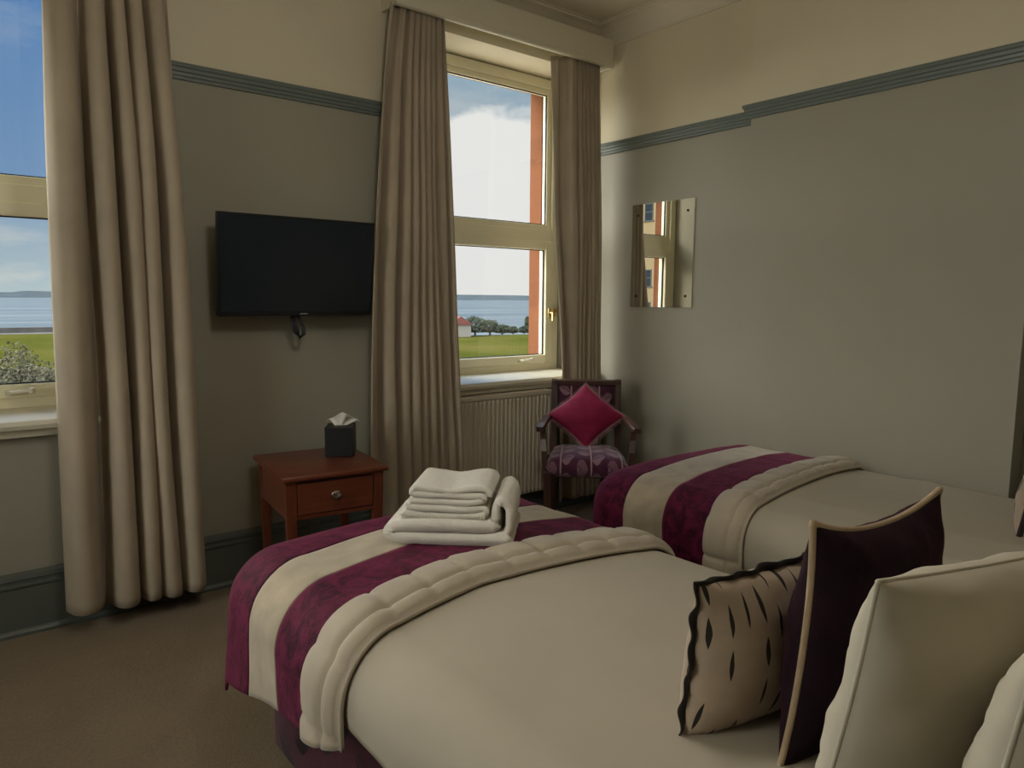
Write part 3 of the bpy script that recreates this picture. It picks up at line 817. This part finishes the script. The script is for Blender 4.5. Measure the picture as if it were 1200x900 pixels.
far = Bed(2.165, 3.215, .05, 2.12, .555, .12, 2.27, 3.195, 1.93)
make_bed(near, 'single divan bed nearer the camera, under the folded towels')
make_bed(far, 'single divan bed against the chimney breast')
make_duvet(near, 'white duvet on the near bed under the towels', .225, .36, .40, 1)
make_duvet(far, 'white duvet on the far bed along the chimney breast', .37, .13, .40, 6)
make_runner(near, 'plum and champagne striped runner across the near bed, under the towels', (1.36, 1.51, 1.70, 1.885, 2.20), -.09, lambda y: .265 + .10 * max(0, (y - 1.375) / .5), lambda y: .36, 2, .22)
make_runner(far, 'plum and champagne striped runner across the far bed', (1.405, 1.55, 1.75, 1.945, 2.18), .07, lambda y: .40, lambda y: .12, 8)

# small patterned cushion on the near bed
t = thing('cushion', 'small cream cushion with dark dashes and a black frill on the near bed', 'cushion')
bm, border = pillow_geo(.37, .275, .15, pinch=.05, power=.45, seed=3, n=34, wr=.004, slump=.25)
obj('cover', bm, M['dash'], t, True)
bm = BM(); N = len(border); ctr = Vector((0, 0, .137)); prev = None; first = None; arc = 0; pp = None
for k in range(N * 3):
    f = k / 3; i = int(f) % N; fr = f - int(f)
    p = Vector(border[i]).lerp(Vector(border[(i + 1) % N]), fr)
    d = (p - ctr); d.y = 0; d.normalize()
    arc += (p - pp).length if pp else 0; pp = p
    wv = .004 * sin(arc * 118) + .003 * sin(arc * 53)
    a = bm.verts.new(p - d * .004 + Vector((0, wv * .2, 0))); b = bm.verts.new(p + d * (.013 + .002 * sin(arc * 83)) + Vector((0, wv, 0)))
    if prev: bm.faces.new((prev[0], prev[1], b, a))
    else: first = (a, b)
    prev = (a, b)
bm.faces.new((prev[0], prev[1], first[1], first[0]))
o = obj('frill', bm, M['frill'], t, True); md = o.modifiers.new('thickness', 'SOLIDIFY'); md.thickness = .003; md.offset = 0
place(t, (1.108, .665, .580), radians(-8), radians(6), radians(0))

# large aubergine cushion with piping
t = thing('cushion', 'large dark aubergine velvet cushion with beige piping on the near bed', 'cushion')
bm, border = pillow_geo(.382, .388, .17, pinch=.07, power=.5, seed=8, n=40, wr=.006, ear=.05, sag=.012)
obj('cover', bm, M['velvet_dark'], t, True)
bm = BM(); tube(bm, border, .0055, 8, True); obj('piping', bm, M['piping'], t, True)
place(t, (1.170, .530, .580), radians(-3), radians(4), radians(1.5))

PG = 'white pillows at the head of the near bed'
plain_pillow('white pillow directly behind the aubergine cushion on the near bed', .70, .368, .165, (1.175, .37, .578), radians(-8), radians(8), radians(5), 12, pinch=.035, power=.42, n=44, wr=.007, group=PG)
plain_pillow('white pillow nearest the camera in the right foreground', .70, .365, .165, (1.145, .215, .578), radians(-6), radians(9), radians(3), 21, pinch=.035, power=.42, n=44, wr=.007, group=PG)

# far bed head: patterned cushion mostly outside the frame, white pillow behind it
t = thing('cushion', 'small cream cushion with dark dashes on the far bed at the right edge', 'cushion')
bm, border = pillow_geo(.37, .275, .15, pinch=.05, power=.45, seed=5, n=26, wr=.004, slump=.25)
obj('cover', bm, M['dash'], t, True)
bm = BM(); tube(bm, border, .009, 6, True); obj('frill', bm, M['frill'], t, True)
place(t, (2.725, .66, .580), radians(-6), radians(8), 0)
plain_pillow('white pillow at the head of the far bed', .70, .44, .18, (2.70, .40, .580), radians(0), radians(10), 0, 31, pinch=.035, power=.42, n=26, wr=.006)

# crimson cushion standing on its corner on the armchair
t = thing('cushion', 'crimson velvet cushion standing on its corner on the armchair', 'cushion')
bm, border = pillow_geo(.295, .295, .10, pinch=.05, power=.5, seed=14, n=30, wr=.003, ear=.03)
rot = Matrix.Translation((0, 0, .192)) @ Matrix.Diagonal((1.03, 1, .90, 1)) @ Matrix.Rotation(radians(45), 4, 'Y') @ Matrix.Translation((0, 0, -.1525))
bmesh.ops.transform(bm, matrix=rot, verts=bm.verts)
obj('cover', bm, M['crimson'], t, True)
bm = BM(); bp = [rot @ Vector(p) for p in border]; tube(bm, bp, .004, 6, True)
c0 = Vector((0, 0, .192))
for i, p in enumerate(bp):
    for k in range(2):
        q = p.lerp(bp[(i + 1) % len(bp)], k / 2); d = (q - c0).normalized()
        tube(bm, [q, q + d * .010, q + d * .020 + Vector((0, .002 * (-1) ** i, -.004))], .0016, 4)
o = obj('fringe', bm, M['fringe'], t)
ca = CH.rotation_euler.z
bx, by = .0, .035
place(t, (2.80 + bx * cos(ca) - by * sin(ca), 2.785 + bx * sin(ca) + by * cos(ca), .482), ca, radians(-30), 0)

# ------------------------------------------------------------------ towels on the near bed
def ribbon(bm, path, th, depth, seed, nd=20, rough=.003, edge=.006):
    """thick sheet following a profile path (x,z), extruded along y by depth; rounded"""
    n = len(path); L = []
    for i, (x, z) in enumerate(path):
        a = path[max(0, i - 1)]; b = path[min(n - 1, i + 1)]
        d = Vector((b[0] - a[0], b[1] - a[1])).normalized(); L.append((Vector((x, z)), Vector((-d.y, d.x))))
    loop = [p + q * th / 2 for p, q in L]
    end = L[-1][0] - L[-1][0]; 
    tip = (L[-1][0] - L[-2][0]).normalized() * th * .5; loop.append(L[-1][0] + tip)
    loop += [p - q * th / 2 for p, q in reversed(L)]
    tip0 = (L[0][0] - L[1][0]).normalized() * th * .5; loop.append(L[0][0] + tip0)
    rings = []
    for k in range(nd + 1):
        t_ = k / nd; y = depth * (t_ - .5)
        s_ = 1.0
        ring = []
        for i, p in enumerate(loop):
            w = rough * nz(p.x * 18, y * 14, p.y * 18 + seed) + rough * .6 * nz(p.x * 45, y * 40, p.y * 45)
            ring.append(bm.verts.new((p.x + w, y + rough * 2 * nz(p.x * 9, p.y * 30, seed + k * .01), p.y + w)))
        rings.append(ring)
    m = len(loop)
    for A, B in zip(rings, rings[1:]):
        for i in range(m): bm.faces.new((A[i], A[(i + 1) % m], B[(i + 1) % m], B[i]))
    # end caps follow the strip so the shape stays a ribbon
    for R_, rev in ((rings[0], True), (rings[-1], False)):
        kk = n
        for i in range(kk - 1):
            q = [R_[i], R_[i + 1], R_[m - 2 - (i + 1)], R_[m - 2 - i]]
            bm.faces.new(q[::-1] if rev else q)
        for tri in ([R_[kk - 1], R_[kk], R_[kk + 1]], [R_[m - 2], R_[m - 1], R_[0]]):
            bm.faces.new(tri[::-1] if rev else tri)
def smooth_path(pts, sub=6):
    out = []
    for i in range(len(pts) - 1):
        p0 = pts[max(0, i - 1)]; p1 = pts[i]; p2 = pts[i + 1]; p3 = pts[min(len(pts) - 1, i + 2)]
        for k in range(sub):
            t_ = k / sub
            out.append(tuple(.5 * ((2 * p1[j]) + (-p0[j] + p2[j]) * t_ + (2 * p0[j] - 5 * p1[j] + 4 * p2[j] - p3[j]) * t_ ** 2 + (-p0[j] + 3 * p1[j] - 3 * p2[j] + p3[j]) * t_ ** 3) for j in (0, 1)))
    out.append(pts[-1]); return out
TOW = (1.19, 1.72, .612); TR = radians(-44)
GT = 'folded towels on the near bed'
t = thing('bath_towel', 'folded white bath towel at the bottom of the towel stack on the near bed', 'towel', TOW, TR, GT)
def slab(u, v):  # closed rounded slab, u round the section, v along the width
    pass
bm = BM()
# base: two thick folded layers joined at the left, right-hand flap standing up and rolling over
ribbon(bm, smooth_path([(.165, .022), (.06, .020), (-.08, .020), (-.150, .021), (-.172, .034), (-.155, .050), (-.06, .056), (.06, .057), (.128, .057)], 6), .032, .26, 1, 22)
ribbon(bm, smooth_path([(.120, .030), (.155, .035), (.168, .060), (.169, .090), (.166, .116), (.153, .130), (.136, .126), (.131, .105), (.132, .08)], 6), .022, .255, 5, 22)
obj('towel_body', bm, M['towel'], t, True)
t = thing('hand_towel', 'folded white hand towel on top of the bath towel on the near bed', 'towel', (TOW[0], TOW[1], TOW[2] + .074), TR, GT)
bm = BM()
lay = [(-.138, .008), (-.03, .004), (.085, .010), (.098, .019), (.085, .028), (-.02, .026), (-.105, .030), (-.118, .038), (-.105, .046), (.0, .044), (.082, .049), (.094, .057), (.082, .065), (-.01, .064), (-.100, .066), (-.112, .075), (-.098, .084), (-.06, .082), (0, .076), (.06, .086), (.098, .084), (.112, .070)]
ribbon(bm, smooth_path(lay, 6), .0165, .215, 9, 22, .0028)
obj('towel_body', bm, M['towel'], t, True)
bm = BM()
for k in range(46):
    x = -.138 + k * .0052
    z = .008 - .004 * sin(k / 46 * pi)
    tube(bm, [(x, -.112, z - .006), (x, -.1145, z), (x, -.112, z + .006)], .0021, 5)
o = obj('ribbed_edge', bm, M['towel'], t, True)

# ------------------------------------------------------------------ outdoors
GZ = -6.0
bm = BM(); prism(bm, [(-70, 4), (260, 4), (260, 60), (150, 104), (75, 122), (40, 168), (-70, 168)], GZ - .5, GZ); struct(obj('lawn', bm, M['grass']), 'green lawn between the hotel and the shore', 'lawn')
bm = BM(); box(bm, -200, 40, 168, 174, GZ - .5, GZ + .05); box(bm, -200, 40, 174, 174.6, GZ - .5, GZ + 1.1); struct(obj('promenade', bm, M['road']), 'grey promenade with sea wall at the far edge of the lawn', 'promenade')
bm = BM(); box(bm, -4000, 9000, 60, 7000, GZ - 3.5, GZ - 2.0); struct(obj('sea', bm, M['sea']), 'calm sea reaching to the far shore', 'sea')
def ridge(u, v):
    x = -4000 + 13000 * u
    h = 40 + 26 * nz(x / 2600, 1.7) + 12 * nz(x / 700, 3.3) + 16 * min(1, max(0, (x - 2200) / 1800))
    if x < 600: h *= .75
    y = 6200 + 900 * v
    return (x, y - .10 * max(0, x) , GZ - 2 + max(1, h) * sin(min(1, v * 1.6) * pi / 2))
struct(grid_mesh('hills', 160, 8, ridge, M['hill']), 'low blue hills on the far shore', 'hills')

def leaf_cloud(bm, center, rad, n, size, seed, flat=.3):
    rn = random.Random(seed)
    for _ in range(n):
        while True:
            p = Vector((rn.uniform(-1, 1), rn.uniform(-1, 1), rn.uniform(-1, 1)))
            if .35 < p.length < 1: break
        p.normalize(); p *= rn.uniform(.55, 1.0) * (1 + .22 * noise.noise(p * 2.2 + Vector((seed, 0, 0))))
        q = Vector((center[0] + p.x * rad[0], center[1] + p.y * rad[1], center[2] + max(-.55, p.z) * rad[2]))
        a = Vector((rn.uniform(-1, 1), rn.uniform(-1, 1), rn.uniform(-.4, 1))).normalized(); b = a.orthogonal().normalized()
        s = size * rn.uniform(.6, 1.4)
        vs = [bm.verts.new(q - b * s * .4), bm.verts.new(q + a * s), bm.verts.new(q + b * s * .4), bm.verts.new(q - a * s * .6)]
        bm.faces.new(vs)
bm = BM(); box(bm, -70, 60, 3.72, 19, GZ - .3, GZ + .04); struct(obj('bounce_ground', bm, M['gravel']), 'unseen pale gravel added below the windows to bounce daylight', 'bounce_ground')  # ground added out of view to bounce daylight indoors
t = thing('bush', 'large rounded grey-green bush on the lawn outside the left-hand window', 'bush', (2.0, 24, GZ))
bm = BM(); leaf_cloud(bm, (0, 0, 2.6), (1.55, 1.55, 3.1), 55000, .06, 2); obj('foliage', bm, M['bush'], t)
bm = BM()
for k in range(9):
    a = k * .7; tube(bm, [(0.1 * cos(a), .1 * sin(a), 0), (.6 * cos(a), .6 * sin(a), 1.2), (1.2 * cos(a), 1.2 * sin(a), 2.6)], [.06, .045, .02], 6)
obj('stem', bm, M['twig'], t)
# shoreline trees seen through the right-hand window
TG = 'trees along the shore'
TD = [(85.5, 117, 3.9, 3.2, 'dark rounded tree on the shore next to the red-roofed hut'), (90.0, 118, 3.2, 2.7, 'second dark tree from the hut on the shore'), (94.0, 119, 2.0, 2.3, 'low shrub ending the dark shoreline clump'), (97.3, 119.5, 1.5, 1.6, 'small low bush on the shore, middle of the window view'), (100.4, 119.5, 1.5, 1.5, 'small bush on the shore left of the thin upright tree'), (102.3, 120.5, 3.6, .9, 'thin upright tree on the shore near the orange brick reveal'), (104.8, 120.5, 1.5, 1.6, 'small bush on the shore beside the orange brick reveal')]
for i, (x, y, hgt, r, lab) in enumerate(TD):
    t = thing('tree', lab, 'tree', (x, y, GZ), 0, TG)
    bm = BM(); leaf_cloud(bm, (0, 0, hgt * .50), (r * .8, r * .8, hgt * .52), 1500, .30, 30 + i); obj('foliage', bm, M['tree'], t)
    bm = BM(); tube(bm, [(0, 0, 0), (.1, 0, hgt * .7)], [.25, .12], 6); obj('trunk', bm, M['twig'], t)
t = thing('hut', 'small shoreline hut with a red roof beside the dark trees', 'hut', (80.5, 117, GZ))
bm = BM(); box(bm, -2.6, 2.6, -2, 2, 0, 2.4); obj('wall', bm, M['stone'], t)
bm = BM(); prism_pts = [(-2.9, 2.35), (2.9, 2.35), (0, 4.0)]; extrude_profile(bm, prism_pts, lambda u, a, b: (a, u, b), -2.3, 2.3); obj('roof', bm, M['roof_red'], t)

# buff building across the lawn, seen in the mirror through the right-hand window
t = thing('building', 'tall buff brick building across the lawn, reflected in the mirror', 'building', (-58, 55, GZ))
bm = BM(); box(bm, -12, 0, -13, 18, 0, 21); obj('wall', bm, M['brick_yellow'], t)
bm = BM(); box(bm, -12.3, .35, -13.3, 18.3, 21, 21.5, .05); obj('cornice', bm, M['stone'], t)
for zi in range(5):
    for k in range(6):
        y = -10.5 + k * 5.3; z = 1.5 + zi * 3.7
        bm = BM(); yw, zh = .62, 1.9
        box(bm, -.02, .12, y - yw - .15, y + yw + .15, z - .16, z, .01)
        for q in (-1, 1): box(bm, -.02, .06, y + q * yw, y + q * (yw - .09), z, z + zh, .005)
        box(bm, -.02, .06, y - yw, y + yw, z + zh - .09, z + zh, .005); box(bm, -.02, .05, y - yw, y + yw, z + zh * .5 - .04, z + zh * .5 + .04, .005)
        f = obj('window', bm, M['stone'], t)
        bm = BM(); box(bm, .0, .02, y - yw + .08, y + yw - .08, z, z + zh - .08); obj('pane', bm, M['dark_pane'], f)

# ------------------------------------------------------------------ light
PX, PY, PZ = .92, 1.15, 2.38
t = thing('fill_light', 'unseen fill light added under the ceiling to brighten the room', 'fill_lamp', (PX, PY, ZC))  # fill light added out of view, shaped as a pendant
bm = BM(); lathe(bm, [(0, 0), (.055, 0), (.05, -.02), (.02, -.035), (0, -.035)], (0, 0, 0)); obj('ceiling_rose', bm, M['white_gloss'], t, 'auto')
bm = BM(); tube(bm, [(0, 0, -.03), (0, 0, PZ - ZC + .15)], .004, 8); obj('flex', bm, M['white_gloss'], t)
bm = BM(); lathe(bm, [(0, .19), (.05, .19), (.055, .15), (0, .15)], (0, 0, PZ - ZC)); obj('gallery', bm, M['brass'], t, 'auto')
gm = NT('fill light glow'); gm.set(color=(.9, .88, .82), rough=.3)
gm.b.inputs['Emission Color'].default_value = (1.0, .95, .86, 1); gm.b.inputs['Emission Strength'].default_value = FILL
bm = BM(); lathe(bm, [(.01, -.16)] + [(.16 * sin(a * pi / 16), -.16 * cos(a * pi / 16)) for a in range(1, 15)] + [(.05, .152)], (0, 0, PZ - ZC), n=32); obj('globe', bm, gm.m, t, True)
SUNV = Vector((.90, .36, .36)).normalized()
sun = bpy.data.objects.new('sun', bpy.data.lights.new('sun', 'SUN')); COL.objects.link(sun)
sun.data.energy = 3.2; sun.data.angle = radians(20); sun.data.color = (1.0, .90, .72)
sun.rotation_euler = SUNV.to_track_quat('Z', 'Y').to_euler()

wd = bpy.data.worlds.new('sky'); scene.world = wd; wd.use_nodes = True
nt = wd.node_tree; N_ = nt.nodes; L_ = nt.links; bgn = N_['Background']
class WN(NT):
    def __init__(s): s.t = nt; s.n = N_; s.l = L_
W_ = WN()
dirv = W_.coord('Generated')
sp = W_.node('ShaderNodeSeparateXYZ', {0: dirv}); elev = sp.outputs[2]
base = W_.ramp(elev, [(0.0, (.50, .60, .62)), (.055, (.37, .48, .57)), (.13, (.18, .31, .51)), (.32, (.10, .23, .47)), (1.0, (.11, .23, .47))])
cn = W_.noise(W_.mapping(dirv, (3.0, 3.0, 9.0), (1.3, .4, .2)), 1.6, 6, .6)
cloud = W_.ramp(cn, [(.50, (0, 0, 0)), (.66, (1, 1, 1))])
lowband = W_.ramp(elev, [(0.0, (.45, .45, .45)), (.035, (.9, .9, .9)), (.09, (.25, .25, .25)), (.25, (.2, .2, .2)), (1, (.2, .2, .2))])
col = W_.mix(W_.math('MULTIPLY', cloud, lowband), base, (.72, .70, .64, 1))
# bright hazy cloud around the sun's side of the bay
gd = Vector((.600, .790, .085)).normalized()
dt = W_.node('ShaderNodeVectorMath', {0: dirv, 1: tuple(gd)}, operation='DOT_PRODUCT').outputs['Value']
cn2 = W_.noise(W_.mapping(dirv, (6, 6, 10)), 1.4, 4, .5)
dt2 = W_.math('ADD', dt, W_.math('MULTIPLY', W_.math('SUBTRACT', cn2, .5), .030))
veil = W_.ramp(W_.math('MULTIPLY', W_.math('SUBTRACT', dt, .90), 10.0), [(.25, (0, 0, 0)), (.75, (1, 1, 1))])
col = W_.mix(W_.math('MULTIPLY', veil, .75), col, W_.mix(cloud, (.36, .47, .52, 1), (.50, .56, .57, 1)))
glow = W_.ramp(W_.math('MULTIPLY', W_.math('SUBTRACT', dt2, .97), 33.3), [(.53, (0, 0, 0)), (.64, (1, 1, 1))])
col = W_.mix(glow, col, (.86, .85, .83, 1))
nt.links.new(col, bgn.inputs['Color'])
# upper sky strength is raised, out of view, to light the room
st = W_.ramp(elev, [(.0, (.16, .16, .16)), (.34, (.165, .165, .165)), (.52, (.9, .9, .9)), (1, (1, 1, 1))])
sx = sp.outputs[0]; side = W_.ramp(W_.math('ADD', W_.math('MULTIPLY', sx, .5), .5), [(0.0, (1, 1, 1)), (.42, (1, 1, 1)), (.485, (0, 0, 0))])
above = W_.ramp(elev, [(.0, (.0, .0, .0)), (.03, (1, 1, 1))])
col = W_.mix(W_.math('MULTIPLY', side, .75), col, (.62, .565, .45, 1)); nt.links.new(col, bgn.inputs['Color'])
st = W_.math('ADD', st, W_.math('MULTIPLY', W_.math('MULTIPLY', side, above), 2.9))  # unseen left side of the sky boosted to light the room
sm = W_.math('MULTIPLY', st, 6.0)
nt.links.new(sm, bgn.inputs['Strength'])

scene.view_settings.view_transform = 'Standard'; scene.view_settings.look = 'None'
scene.view_settings.gamma = 1; scene.view_settings.use_curve_mapping = False
scene.view_settings.exposure = 0.0
cy = scene.cycles
cy.use_denoising = True; cy.max_bounces = 10; cy.diffuse_bounces = 7; cy.glossy_bounces = 4; cy.transparent_max_bounces = 12; cy.sample_clamp_indirect = 6
